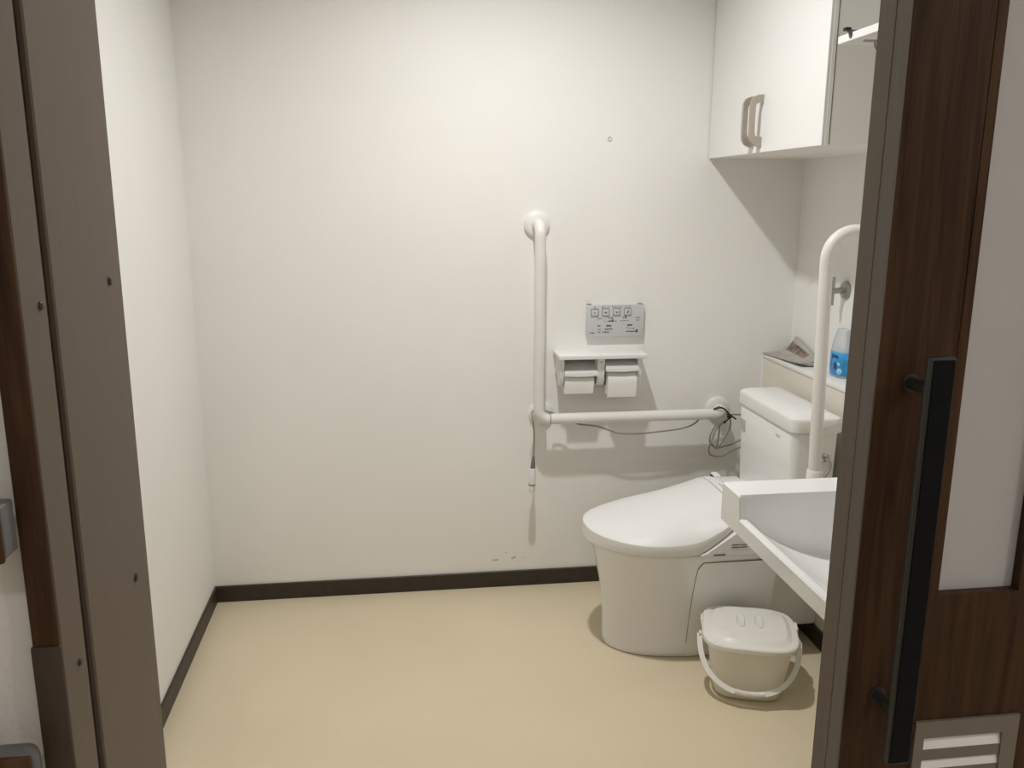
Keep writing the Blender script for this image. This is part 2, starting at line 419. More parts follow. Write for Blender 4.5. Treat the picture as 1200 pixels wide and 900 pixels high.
# ================================================================== TOILET
AY = 2.45
t = thing('toilet', 'white ceramic toilet with closed lid standing against the cream ledge', 'toilet', (0.95, AY, 0))
def hw(z):
    P = [(0, .134), (.02, .136), (.12, .138), (.22, .147), (.29, .162), (.33, .176), (.352, .184), (.362, .184)]
    return interp(P, z)
def xf(z):
    P = [(0, .634), (.02, .632), (.10, .632), (.20, .622), (.28, .604), (.33, .590), (.352, .582), (.362, .580)]
    return interp(P, z)
def interp(P, x):
    if x <= P[0][0]: return P[0][1]
    for (a, b), (c, d) in zip(P, P[1:]):
        if x <= c:
            return b+(d-b)*(x-a)/(c-a)
    return P[-1][1]
def smoothlaw(P, x):
    # interp with a small moving average so the profile has no kinks
    return sum(interp(P, x+d) for d in (-.02, -.01, 0, .01, .02))/5
def hull(z, grow=0.0):
    h_ = hw(z)+grow; x0 = xf(z)-grow; a = 0.25; xm = x0+a; ring = []
    n = 28
    for i in range(n+1):
        th = -pi/2+pi*i/n
        ring.append(Vector((xm-a*(abs(cos(th))**0.92), AY+h_*sin(th), z)))
    back = 1.135
    ring.append(Vector((back, AY+h_*0.97, z)))
    ring.append(Vector((back+0.012, AY+h_*0.8, z)))
    ring.append(Vector((back+0.012, AY-h_*0.8, z)))
    ring.append(Vector((back, AY-h_*0.97, z)))
    return ring
bm = bmesh.new()
zs = [0, .004, .02, .06, .1, .14, .18, .22, .25, .28, .30, .32, .335, .345, .352, .3585, .362]
rings = [hull(z, -0.004 if z == 0 else (-0.003 if z == .362 else 0)) for z in zs]
loft(bm, rings)
bowl = obj('bowl', bm, M['ceramic'], t, sharp=50)
bm = bmesh.new(); box(bm, 1.13, LX+0.003, AY-0.095, AY+0.095, 0.06, 0.36, r=0.012)
obj('outlet_cover', bm, M['ceramic'], t)
# removable skirt panel on the side
bm = bmesh.new()
def side_strip(bm, x0f, x1, z0, z1, off, thick, nz=14):
    r1 = []; 
    for i in range(nz+1):
        z = z0+(z1-z0)*i/nz; x0 = x0f(z); y = AY-hw(z)
        r1.append([Vector((x0, y-off, z)), Vector((x1, y-off, z)), Vector((x1, y+thick, z)), Vector((x0, y+thick, z))])
    loft(bm, r1)
lead = lambda z: interp([(0.0, .862), (.31, .879), (.322, .882), (.330, .892)], z)
side_strip(bm, lead, 1.128, 0.004, 0.331, 0.0018, 0.004)
obj('side_panel', bm, M['ceramic'], t, sharp=30)
bm = bmesh.new()
side_strip(bm, lambda z: lead(z)-0.0016, 1.128, 0.05, 0.3328, 0.0003, 0.004)
obj('panel_joint', bm, M['joint'], t, label='thin dark joint line round the side panel')
# seat ring under the lid
# washlet unit behind the bowl
bm = bmesh.new()
prof = [(.872, .366), (.875, .370), (.888, .3755), (1.004, .4525), (1.034, .468), (1.140, .468), (1.140, .366)]
for s in (-1, 1):
    y0 = AY+s*0.150; y1 = AY+s*0.206
    loft(bm, [[Vector((x, y0, z)) for x, z in prof], [Vector((x, AY+s*0.203, z)) for x, z in prof],
              [Vector((x+(0.001 if x < 1 else -0.001), y1, z+(-0.0015 if z > .37 else 0.0005))) for x, z in prof]])
box(bm, 0.99, 1.140, AY-0.15, AY+0.15, 0.366, 0.474)
unit = obj('washlet_unit', bm, M['plastic'], t, sharp=30)
for k, z in enumerate((0.3985, 0.3905)):
    obj('vent_slit', B(0.963, 0.986, AY-0.2072, AY-0.2055, z-0.0014, z+0.0014), M['joint'], unit, label='dark vent slit')
    obj('vent_slit', B(0.988, 1.012, AY-0.2072, AY-0.2055, z-0.0014, z+0.0014), M['joint'], unit, label='dark vent slit')
obj('drain_slit', B(0.909, 0.945, AY-0.2072, AY-0.2055, 0.3665, 0.3715), M['joint'], unit, label='dark slit at the foot of the unit')
# lid
TIP, HINGE, END = 0.563, 0.987, 1.045
def lw(x):
    a = 0.235
    if x < TIP+a:
        u = (TIP+a-x)/a
        return 0.200*math.sqrt(max(0, 1-u**2.0))
    return interp([(TIP+a, .200), (.90, .203), (.95, .198), (.985, .186), (1.015, .168), (1.03, .160), (1.06, .150)], x)
def zc(x): return interp([(TIP, .408), (.70, .440), (.85, .474), (.987, .503), (1.012, .507), (1.03, .505), (1.06, .492)], x)
def zt(x): return interp([(TIP, .405), (.70, .399), (.82, .402), (.87, .411), (.95, .449), (.987, .474), (1.02, .486), (1.06, .476)], x)
def zb(x): return interp([(TIP, .366), (.70, .3645), (.82, .3645), (.864, .368), (.885, .379), (1.0, .4575), (1.03, .474), (1.06, .474)], x)
def shell(x0, x1, n, m=28, ball=True):
    xs = []
    for i in range(n+1):
        f = i/n
        xs.append(x0+(x1-x0)*(1-cos(f*pi/2)) if ball else x0+(x1-x0)*f)
    bm = bmesh.new(); rings = []
    for x in xs:
        w_ = max(lw(x), 0.0008); top = smoothlaw_z(zt, x); bot = zb(x); c = zc(x)
        ring = []
        for k in range(m+1):
            v = cos(pi*k/m)            # +1 .. -1, denser at the rims
            z = top+(c-top)*(1-abs(v)**3.4)-0.0015*abs(v)**30
            ring.append(Vector((x, AY+v*w_*0.994, z)))
        ring.append(Vector((x, AY-w_*0.998, top-0.004)))
        ring.append(Vector((x, AY-w_*0.998, bot+0.004)))
        ring.append(Vector((x, AY-w_*0.985, bot)))
        ring.append(Vector((x, AY+w_*0.985, bot)))
        ring.append(Vector((x, AY+w_*0.998, bot+0.004)))
        ring.append(Vector((x, AY+w_*0.998, top-0.004)))
        rings.append(ring)
    loft(bm, rings)
    return bm
def smoothlaw_z(f, x): return (f(x-.012)+f(x)+f(x+.012))/3
lid = obj('lid', shell(TIP, HINGE, 44), M['plastic'], t, sharp=75)
for e in lid.data.edges:                        # crisp rim between the top face and the skirt
    a, b2 = (i % 35 for i in e.vertices)
    if a == b2 and a in (0, 28) and min(e.vertices) > 34: e.use_edge_sharp = True
bm = shell(HINGE+0.0035, END, 8, ball=False)
cover = obj('hinge_cover', bm, M['plastic'], t, sharp=42)
obj('seam', B(HINGE-0.002, HINGE+0.006, AY-0.165, AY+0.140, 0.470, 0.4905), M['joint'], t, label='dark seam behind the lid')
bm = bmesh.new(); box(bm, 1.024, 1.046, AY+0.108, AY+0.148, 0.486, 0.5065, r=0.004)
sw = obj('sensor', bm, M['plastic'], t)
obj('sensor_window', B(1.0222, 1.0245, AY+0.111, AY+0.145, 0.4885, 0.5005, r=0.001, seg=1), M['tie'], sw, label='small black sensor window')
bm = bmesh.new()
for k in range(5):
    box(bm, 1.006, 1.010, AY-0.030+k*0.012, AY-0.022+k*0.012, zc(1.008)-0.004, zc(1.008)+0.0002)
mk = obj('printed_mark', bm, M['faint_ink'], cover, label='faint grey print on the hinge cover')
# tank
bm = bmesh.new()
TX0, TX1, TY0, TY1 = 1.133, 1.278, 2.252, 2.656
rg = []
for z, g in ((0.372, -0.020), (0.378, -0.012), (0.43, -0.010), (0.60, -0.005), (0.7255, 0.0), (0.729, -0.003)):
    rg.append(rrect(TX0-g*0.8, TX1, TY0-g, TY1+g, 0.024, z, 8))
loft(bm, rg)
tank = obj('tank', bm, M['ceramic'], t, sharp=40)
bm = bmesh.new()
rg = []
cx, cy = (TX0+TX1)/2, (TY0+TY1)/2
for z, s in ((0.7315, 0.992), (0.734, 1.0), (0.764, 1.0), (0.7710, 0.985), (0.7735, 0.95), (0.7775, 0.85), (0.783, 0.65), (0.7860, 0.40), (0.787, 0.15)):
    hx, hy = (TX1-TX0)/2+0.006, (TY1-TY0)/2+0.006
    ex = hx*s if s > .9 else hx-(1-s)*hx; ey = hy-(1-s)*hx if s < 1 else hy
    rg.append(rrect(cx-ex, cx+ex, cy-ey, cy+ey, max(0.002, 0.027*s), z, 8))
loft(bm, rg)
obj('tank_lid', bm, M['ceramic'], t, sharp=40)
obj('tank_seam', B(TX0+0.010, TX1-0.010, TY0+0.012, TY1-0.012, 0.722, 0.7345), M['joint'], t, label='dark seam under the tank lid')
bm = bmesh.new()
lathe(bm, [(0.013, 0), (0.013, -0.008), (0.009, -0.012)], (1.235, TY0+0.003, 0.655), 'Y', 18)
tube(bm, smooth_path([(1.235, TY0-0.008, 0.655), (1.236, TY0-0.018, 0.652), (1.243, TY0-0.020, 0.640), (1.240, TY0-0.020, 0.620), (1.228, TY0-0.020, 0.602)]), [0.006]*25, 10)
obj('flush_lever', bm, M['chrome'], t, label='chrome flush lever')
bm = bmesh.new()
put_text(bm, 'TOTO', 0.0105, Matrix.Translation((TX0-0.0008, 2.352, 0.696)) @ Matrix.Rotation(-pi/2, 4, 'Z') @ Matrix.Rotation(pi/2, 4, 'X'))
obj('printed_mark', bm, M['ink'], tank, label='small dark maker mark on the tank')
obj('sticker', B(TX0+0.0004, TX0+0.0040, 2.596, 2.632, 0.640, 0.680), M['sticker'], tank, label='silver sticker at the far edge of the tank')
bm = bmesh.new(); lathe(bm, [(0.012, 0), (0.012, -0.0015), (0.004, -0.002)], (TX0+0.0085, 2.570, 0.478), 'X', 18)
obj('drain_cap', bm, M['ceramic'], tank)

# ================================================================== PAIL
PC = (0.992, 2.150, 0.0); PR = radians(-19)
t = thing('lidded_pail', 'cream plastic pail with white lid on the floor beside the toilet', 'bucket', PC, rz=PR, scale=(0.985, 0.985, 0.95))
bm = bmesh.new(); rg = []
for z, r_ in ((0.0, 0.088), (0.003, 0.094), (0.010, 0.098), (0.06, 0.106), (0.12, 0.1150), (0.172, 0.1230), (0.176, 0.1275), (0.183, 0.1275), (0.183, 0.120), (0.02, 0.094)):
    rg.append(sring(0, 0, r_, r_*0.97, z, 3.6))
loft(bm, rg)
obj('body', bm, M['pail'], t, world=False, sharp=40)
bm = bmesh.new(); rg = []
for z, r_ in ((0.176, 0.1335), (0.1765, 0.1365), (0.188, 0.1365), (0.1915, 0.1335), (0.1925, 0.130), (0.1925, 0.119), (0.1935, 0.1165), (0.2025, 0.106), (0.2040, 0.103), (0.2040, 0.070), (0.2040, 0.03)):
    rg.append(sring(0, 0, r_, r_*0.97, z, 3.6))
loft(bm, rg)
lidp = obj('lid', bm, M['pail_lid'], t, world=False, sharp=24)
for sx in (-0.026, 0.026):                               # two pressed finger grips
    bm = bmesh.new(); rg = []
    for z, s in ((0.2030, 1.0), (0.2065, 0.97), (0.2078, 0.86), (0.2070, 0.76), (0.2042, 0.60), (0.2041, 0.2)):
        rg.append(sring(sx, 0.014, 0.0135*s, 0.040*s, z, 2.6, 28))
    loft(bm, rg)
    obj('finger_grip', bm, M['pail_lid'], lidp, world=False, sharp=50)
for sx in (-1, 1):
    obj('lid_tab', B(sx*0.1355-0.004, sx*0.1355+0.004, 0.010, 0.052, 0.176, 0.196, r=0.0025), M['pail_lid'], lidp, world=False)
for sx in (-1, 1):
    bm = bmesh.new(); lathe(bm, [(0.007, 0), (0.007, sx*0.022), (0.009, sx*0.023), (0.009, sx*0.027)], (sx*0.117, -0.012, 0.163), 'X', 16)
    obj('pivot', bm, M['pail'], t, world=False)
bm = bmesh.new(); rg = []
nb = 48
for i in range(nb+1):
    th = pi*i/nb
    c = math.copysign(abs(cos(th))**0.9, cos(th)); s = sin(th)**0.85 if 0 < i < nb else 0.0
    x = 0.1415*c; q = Vector((x, -0.012-0.118*s, 0.163-0.117*s))
    r_ = 0.0065
    # flat bail: wide across the drop direction, thin outward
    d = Vector((0, -0.118, -0.117)).normalized(); tng = Vector((-sin(th)*0.1415, -0.118*cos(th), -0.117*cos(th))).normalized()
    outw = Vector((0, -0.704, 0.711)); side = tng.cross(outw).normalized()
    rg.append([q+side*0.0075+outw*0.0022, q-side*0.0075+outw*0.0022, q-side*0.0075-outw*0.0022, q+side*0.0075-outw*0.0022])
loft(bm, rg)
bail = obj('bail_handle', bm, M['pail_lid'], t, world=False, sharp=50)
bm = bmesh.new(); tube(bm, [(x, -0.131-0.0*abs(x), 0.0485+abs(x)**2*2.6) for x in [(-0.042+0.006*i) for i in range(15)]], [0.0065+0.0016*(i % 2) for i in range(15)], 10)
obj('grip', bm, M['pail_lid'], bail, world=False, sharp=60)

# ================================================================== WASH BASIN
SX0, SX1, SY0, SY1 = 0.700, LX, 1.195, 1.700
t = thing('wash_basin', 'white ceramic wall basin with a raised end in front of the toilet', 'basin', (LX, 1.45, 0.70))
def sst(a, b, x):
    u = min(1, max(0, (x-a)/(b-a))); return u*u*(3-2*u)
def basin_z(x, y):
    rim = 0.742                                 # low front rim
    top = 0.792                                 # raised ends and back shelf
    wall_y = 1.607                              # near face of the raised end
    u = min(1.0, max(0.0, (x-0.716)/0.285))     # scooped floor that dips away from the front rim
    dip = 0.108*(1-(1-u)**2.2)**0.85
    v = abs(y-1.415)/0.20
    inner = rim-dip*(1-0.10*min(1, v)**2)
    # rounded front lip
    f = sst(wall_y-0.008, wall_y+0.004, y)
    f = max(f, sst(1.135, 1.155, x))            # back shelf
    f = max(f, 1-sst(1.222, 1.234, y))          # near raised end
    z = inner*(1-f)+top*f
    e = min(x-SX0, SX1-x+0.02, y-SY0, SY1-y)    # eased outer edge
    z -= 0.0035*(1-sst(0, 0.0045, e))
    return z
bm = bmesh.new()
def lines(a, b, step, dense):
    L = [a]; x = a
    while x < b-1e-6:
        s = step
        for (p, q, ds) in dense:
            if p <= x+1e-9 < q: s = ds
        x = min(b, x+s); L.append(x)
    return L
xs = lines(SX0, SX1, 0.008, [(SX0, SX0+0.006, 0.001), (SX0+0.006, SX0+0.06, 0.0022), (1.13, 1.16, 0.003)])
ys = lines(SY0, SY1, 0.008, [(SY0, SY0+0.05, 0.003), (1.592, 1.618, 0.0016), (SY1-0.010, SY1, 0.002)])
V = [[bm.verts.new((x, y, basin_z(x, y))) for y in ys] for x in xs]
for i in range(len(xs)-1):
    for j in range(len(ys)-1):
        bm.faces.new((V[i][j], V[i+1][j], V[i+1][j+1], V[i][j+1]))
nx, ny = len(xs), len(ys)
loop = [V[i][0] for i in range(nx)]+[V[nx-1][j] for j in range(1, ny)]+[V[i][ny-1] for i in range(nx-2, -1, -1)]+[V[0][j] for j in range(ny-2, 0, -1)]
low1 = [bm.verts.new((v.co.x, v.co.y, 0.706)) for v in loop]
mid = Vector((1.0, 1.447, 0))
low2 = [bm.verts.new((v.co.x+(mid.x-v.co.x)*0.06, v.co.y+(mid.y-v.co.y)*0.06, 0.7045)) for v in loop]
low3 = [bm.verts.new((v.co.x+(mid.x-v.co.x)*0.45, v.co.y+(mid.y-v.co.y)*0.45, 0.605)) for v in loop]
n = len(loop)
for A_, B_ in ((loop, low1), (low1, low2), (low2, low3)):
    for i in range(n):
        j = (i+1) % n
        bm.faces.new((A_[j], A_[i], B_[i], B_[j]))
bm.faces.new(low3)
basin = obj('bowl', bm, M['ceramic'], t, sharp=60)
bm = bmesh.new(); lathe(bm, [(0.022, 0.628), (0.022, 0.6315), (0.012, 0.6305)], (0.985, 1.415, 0), 'Z', 24)
obj('drain', bm, M['chrome'], t, label='chrome drain ring')
bm = bmesh.new(); tube(bm, fillet([(0.985, 1.415, 0.606), (0.985, 1.415, 0.46), (LX-0.001, 1.415, 0.46)], 0.05), 0.016, 14)
obj('trap_pipe', bm, M['chrome'], t, label='chrome waste pipe to the wall')

# ================================================================== L-SHAPED GRAB BAR
BY = 2.800; BR = 0.0188
t = thing('grab_bar', 'white L-shaped grab bar fixed to the back wall beside the toilet', 'grab bar', (0.476, D, 0.65))
bm = bmesh.new()
tube(bm, fillet([(0.475, D-0.001, 1.308), (0.475, BY, 1.308), (0.476, BY, 0.651), (1.146, BY, 0.651), (1.146, D-0.001, 0.651)], 0.036, 10), BR, 20)
obj('bar', bm, M['rail'], t, sharp=60)
bm = bmesh.new(); tube(bm, [(0.497, D, 0.653), (0.490, BY, 0.653)], 0.015, 16)
obj('corner_post', bm, M['rail'], t)
for x, z in ((0.475, 1.308), (0.497, 0.653), (1.146, 0.651)):
    bm = bmesh.new(); lathe(bm, [(0.043, 0), (0.043, -0.010), (0.039, -0.014), (0.026, -0.0165), (0.020, -0.017)], (x, D, z), 'Y', 36)
    obj('flange', bm, M['plastic'], t)
bm = bmesh.new(); tube(bm, [(0.5145, BY, 0.651), (0.5165, BY, 0.651)], BR+0.0006, 20)
obj('elbow_joint', bm, M['joint'], t, label='fine grey joint line at the elbow')

# ------------------------------------------------------------------ nurse-call cord
t = thing('call_button', 'grey call cord with a hanging push button looped round the grab bar', 'call cord', (0.456, BY, 0.39))
bm = bmesh.new()
lathe(bm, [(0.0045, 0.387), (0.0090, 0.3885), (0.0108, 0.394), (0.0108, 0.412), (0.0098, 0.417)], (0.4545, BY, 0), 'Z', 18)
lathe(bm, [(0.0112, 0.417), (0.0118, 0.422), (0.0118, 0.470), (0.0100, 0.476)], (0.4560, BY, 0), 'Z', 18)
hnd = obj('push_button', bm, M['plastic'], t, label='pale grip with a white button at its lower end')
bm = bmesh.new(); lathe(bm, [(0.0122, 0.4135), (0.0122, 0.4185)], (0.4552, BY, 0), 'Z', 18)
obj('button_ring', bm, M['cord'], hnd, label='grey ring above the button')
bm = bmesh.new(); tube(bm, [(0.457, BY, 0.474), (0.4585, BY, 0.500), (0.459, BY, 0.520)], [0.0095, 0.0065, 0.0035], 14)
obj('strain_relief', bm, M['cap'], t, label='dark grey tapering sleeve')
CR = 0.0029
bm = bmesh.new()
tube(bm, smooth_path([(0.459, BY, 0.518), (0.461, BY, 0.594), (0.4545, BY-0.004, 0.655), (0.4545, BY+0.014, 0.672), (0.476, BY+0.0225, 0.683), (0.497, BY+0.010, 0.6775), (0.512, BY-0.006, 0.677), (0.532, BY+0.021, 0.665),
     (0.577, BY+0.0235, 0.645), (0.616, BY+0.010, 0.6275), (0.683, BY, 0.619), (0.76, BY, 0.592), (0.83, BY, 0.588), (0.899, BY, 0.592), (0.992, BY, 0.602), (1.038, BY+0.006, 0.617), (1.064, BY+0.021, 0.634), (1.10, BY+0.024, 0.655), (1.128, BY+0.016, 0.674)]), CR, 8)
obj('cord', bm, M['cord'], t, label='thin grey cord along the grab bar')
for pts in (
    [(1.128, 2.816, 0.674), (1.146, 2.795, 0.655), (1.151, 2.78, 0.645), (1.124, 2.776, 0.633), (1.105, 2.778, 0.616), (1.088, 2.780, 0.578), (1.088, 2.782, 0.553), (1.102, 2.786, 0.538), (1.12, 2.79, 0.528), (1.14, 2.79, 0.554), (1.160, 2.788, 0.595), (1.161, 2.784, 0.623), (1.152, 2.779, 0.641)],
    [(1.152, 2.779, 0.641), (1.141, 2.782, 0.633), (1.128, 2.80, 0.605), (1.131, 2.81, 0.577), (1.129, 2.812, 0.543), (1.127, 2.812, 0.523), (1.150, 2.812, 0.525), (1.183, 2.81, 0.535), (1.225, 2.80, 0.56)],
    [(1.150, 2.776, 0.641), (1.124, 2.772, 0.628), (1.107, 2.772, 0.608), (1.090, 2.774, 0.558), (1.083, 2.776, 0.533), (1.089, 2.78, 0.511), (1.108, 2.79, 0.499), (1.133, 2.80, 0.493), (1.150, 2.80, 0.497), (1.18, 2.80, 0.513), (1.225, 2.80, 0.53)],
    [(1.151, 2.776, 0.649), (1.167, 2.785, 0.651), (1.20, 2.79, 0.648)]):
    bm = bmesh.new(); tube(bm, smooth_path(pts), CR, 8)
    obj('cord_loop', bm, M['cord'], t)
bm = bmesh.new()
tube(bm, smooth_path([(1.100, BY-0.006, 0.669), (1.112, BY-0.012, 0.675), (1.128, BY-0.016, 0.676), (1.143, BY-0.024, 0.664), (1.152, BY-0.026, 0.648), (1.142, BY-0.026, 0.634), (1.133, BY-0.024, 0.622)]), 0.0033, 8)
tube(bm, smooth_path([(1.152, BY-0.026, 0.648), (1.167, BY-0.022, 0.643), (1.180, BY-0.016, 0.634)]), 0.003, 8)
box(bm, 1.144, 1.160, BY-0.032, BY-0.018, 0.640, 0.656, r=0.004)
obj('cable_tie', bm, M['tie'], t, label='black tie bunching the cord loops')

# ================================================================== REMOTE CONTROL
RX0, RX1, RZ0, RZ1, RY = 0.652, 0.854, 0.924, 1.036, D-0.019
t = thing('wall_remote', 'pale grey toilet control panel with four buttons on the back wall', 'remote control', ((RX0+RX1)/2, D, RZ0))
obj('case', B(RX0, RX1, RY, D, RZ0, RZ1, r=0.0018), M['remote'], t)
for x in (RX0+0.008, RX1-0.012):
    obj('clip_hole', B(x-0.007, x+0.007, RY+0.002, D-0.002, RZ1-0.002, RZ1+0.0012), M['tie'], t, label='small dark hole in the top edge')
PX = (RX1-RX0)/830.0                        # print layout runs across the face in 830 by 480 units
def rx(u): return RX0+(u-175)*PX
def rz(v): return RZ1-(v-165)*PX*0.94
YF = RY-0.0004
TF = lambda u, v: Matrix.Translation((rx(u), YF, rz(v))) @ Matrix.Rotation(pi/2, 4, 'X')
pr = bmesh.new()
for u, v, lab in ((285, 207, '止'), (443, 205, 'おしり'), (603, 203, 'やわらか'), (765, 203, 'ビデ')):
    put_text(pr, lab, 0.0098, TF(u, v))
put_text(pr, '水勢', 0.0092, TF(515, 370)); put_text(pr, '位置', 0.0092, TF(720, 364))
def bar(bm, u0, u1, v, hgt=8):
    hgt *= 1.45
    box(bm, rx(u0), rx(u1), YF-0.0002, RY+0.0005, rz(v)-hgt*PX/2, rz(v)+hgt*PX/2)
for u0, u1, v, hh in ((430, 440, 420, 10), (590, 604, 418, 12), (665, 680, 414, 8), (762, 776, 412, 10), (470, 565, 421, 4), (700, 742, 411, 4)): bar(pr, u0, u1, v, hh)
for k in range(5): bar(pr, 478+k*19, 490+k*19, 417-k*2, 8+k*4)
for k in range(4): bar(pr, 334+k*11, 342+k*11, 487, 18-k*4)
for k in range(4): bar(pr, 456+k*19, 472+k*19, 487, 15)
for k in range(4): bar(pr, 766+k*19, 782+k*19, 481, 15)
for k in range(4): bar(pr, 438+k*28, 456+k*28, 541-k*2, 14)
for k in range(4): bar(pr, 408+k*26, 428+k*26, 584, 10)
for k in range(3): bar(pr, 752+k*44, 778+k*44 if k < 2 else 868, 521+k*6, 6)
for k in range(6): bar(pr, 752+k*24, 770+k*24, 579, 10)
bar(pr, 893, 920, 573, 30)
for k in range(3): bar(pr, 230+k*19, 244+k*19, 595, 10)
obj('printed_labels', pr, M['ink'], t, kind='stuff', label='dark grey lettering and symbols')
pr = bmesh.new()
for k in range(4): bar(pr, 328+k*16, 340+k*16, 377, 9)
for k in range(3): bar(pr, 888+k*22, 906+k*22, 365, 9)
for k in range(3): bar(pr, 896+k*16, 906+k*16, 407, 12)
for k in range(3): bar(pr, 330+k*18, 344+k*18, 543, 8)
for k in range(2): bar(pr, 336+k*20, 350+k*20, 585, 12)
obj('faint_labels', pr, M['faint_ink'], t, kind='stuff', label='faint small print')
for k, (u, v) in enumerate(((285, 285), (443, 282), (603, 278), (765, 275))):
    x, z = rx(u), rz(v); hgt = 0.0122
    b_ = obj('button', B(x-hgt, x+hgt, RY-0.0022, RY+0.001, z-hgt, z+hgt, r=0.0012), M['remote'], t)
    bm = bmesh.new()
    for a, b2, c, d in ((-1.04, 1.04, -1.04, -0.93), (-1.04, 1.04, 0.93, 1.04), (-1.04, -0.93, -1.04, 1.04), (0.93, 1.04, -1.04, 1.04)):
        box(bm, x+a*hgt, x+b2*hgt, RY-0.0026, RY-0.0004, z+c*hgt, z+d*hgt)
    obj('button_outline', bm, M['outline'], b_, label='thin dark outline')
    bm = bmesh.new()
    Y2 = RY-0.0026
    if k == 0: box(bm, x-0.0025, x+0.0025, Y2, Y2+0.001, z-0.0015, z+0.0010)
    else:
        pts = [(-0.006, 0.0025), (0, 0.0002), (0.006, 0.0025), (0.003, -0.002), (0, -0.004), (-0.003, -0.002)] if k < 3 else [(-0.005, -0.004), (0.0005, -0.0045), (0.004, 0.0045), (0.001, 0.005), (-0.001, 0.001)]
        prism(bm, pts, lambda p: Vector((x+p[0], Y2, z+p[1])), lambda p: Vector((x+p[0], Y2+0.001, z+p[1])))
    obj('button_symbol', bm, M['ink'], b_, label='small dark symbol')

# ================================================================== PAPER HOLDER
t = thing('paper_holder', 'white double toilet paper holder with a shelf on the back wall', 'paper holder', (0.69, D, 0.79))
HX0, HX1, HY = 0.538, 0.846, 2.768
obj('shelf', B(HX0, HX1, HY, D, 0.862, 0.8765, r=0.002), M['plastic'], t)
for x0, x1 in ((0.546, 0.560), (0.676, 0.701), (0.817, 0.831)):
    bm = bmesh.new()
    poly = [(D, 0.862), (2.788, 0.862), (2.790, 0.810), (2.796, 0.778), (2.806, 0.766), (2.826, 0.766), (2.85, 0.80), (D, 0.80)]
    prism(bm, poly, lambda p: Vector((x0, p[0], p[1])), lambda p: Vector((x1, p[0], p[1])))
    obj('bracket', bm, M['plastic'], t)
AX_Y, AX_Z = 2.824, 0.783
obj('printed_mark', B(0.682, 0.694, 2.7872, 2.7885, 0.8475, 0.8495), M['faint_ink'], t, label='tiny grey mark on the middle bracket')
for (x0, x1) in ((0.560, 0.676), (0.701, 0.817)):
    bm = bmesh.new(); lathe(bm, [(0.006, x0), (0.0075, x0+0.002), (0.0075, x1-0.002), (0.006, x1)], (0, AX_Y, AX_Z), 'X', 16)
    obj('spindle', bm, M['plastic'], t)
for (x0, x1, r_) in ((0.561, 0.675, 0.038), (0.702, 0.816, 0.051)):
    # hinged cutter plate resting on the roll
    fy = AX_Y-0.042 if r_ < 0.045 else AX_Y-0.050
    fz = AX_Z+0.030 if r_ < 0.045 else AX_Z+0.046
    pts = [(2.874, 0.852), (2.850, 0.852 if r_ > .045 else 0.846), (2.82, 0.850 if r_ > .045 else 0.834), (fy+0.006, fz+0.006), (fy, fz), (fy-0.003, fz-0.007), (fy-0.003, fz-0.012)]
    sp = [p for p in smooth_path([(0, a, b) for a, b in pts], 5)]
    bm = bmesh.new(); rg = []
    for p in sp:
        rg.append([Vector((x0, p.y, p.z)), Vector((x1, p.y, p.z)), Vector((x1, p.y+0.0006, p.z+0.0014)), Vector((x0, p.y+0.0006, p.z+0.0014))])
    loft(bm, rg)
    fl = obj('cutter_plate', bm, M['flap'], t, label='satin cutter plate')
    bm = bmesh.new(); rg = []
    for i in range(13):
        f = i/12; x = x0-0.002+(x1-x0+0.004)*f; dz = 0.0045*sin(pi*f)
        rg.append([Vector((x, fy-0.005, fz+0.002)), Vector((x, fy-0.001, fz+0.003)), Vector((x, fy-0.001, fz-0.0075-dz*0.8)), Vector((x, fy-0.005, fz-0.0075-dz*0.8))])
    loft(bm, rg)
    obj('cutter_lip', bm, M['plastic'], fl, label='white curved lip')
for (x0, x1, r_, lab) in ((0.563, 0.664, 0.038, 'half-used white toilet roll in the left side of the holder'), (0.711, 0.812, 0.050, 'fuller white toilet roll in the right side of the holder')):
    t = thing('toilet_roll', lab, 'toilet paper', ((x0+x1)/2, AX_Y, AX_Z-r_), group='toilet rolls in the double holder')
    cz = AX_Z-0.004
    bm = bmesh.new(); lathe(bm, [(0.0205, x0), (r_-0.001, x0), (r_, x0+0.001), (r_, x1-0.001), (r_-0.001, x1), (0.0205, x1), (0.0205, x0)], (0, AX_Y, cz), 'X', 40)
    # lathe() closes both ends; the bore is covered by the core tube below
    obj('paper', bm, M['tissue'], t, sharp=40)
    bm = bmesh.new(); lathe(bm, [(0.0200, x0-0.0006), (0.0200, x1+0.0006)], (0, AX_Y, cz), 'X', 24)
    obj('core', bm, M['card'], t, label='brown cardboard core')
    bm = bmesh.new(); rg = []
    for i in range(9):
        f = i/8; z = cz-f*r_*1.02; y = AX_Y-r_-0.0012+0.004*f*f
        rg.append([Vector((x0+0.0005-0.004*f, y, z)), Vector((x1-0.0005-0.002*f, y, z)), Vector((x1-0.0005-0.002*f, y+0.0008, z)), Vector((x0+0.0005-0.004*f, y+0.0008, z))])
    loft(bm, rg)
    obj('loose_sheet', bm, M['tissue'], t)

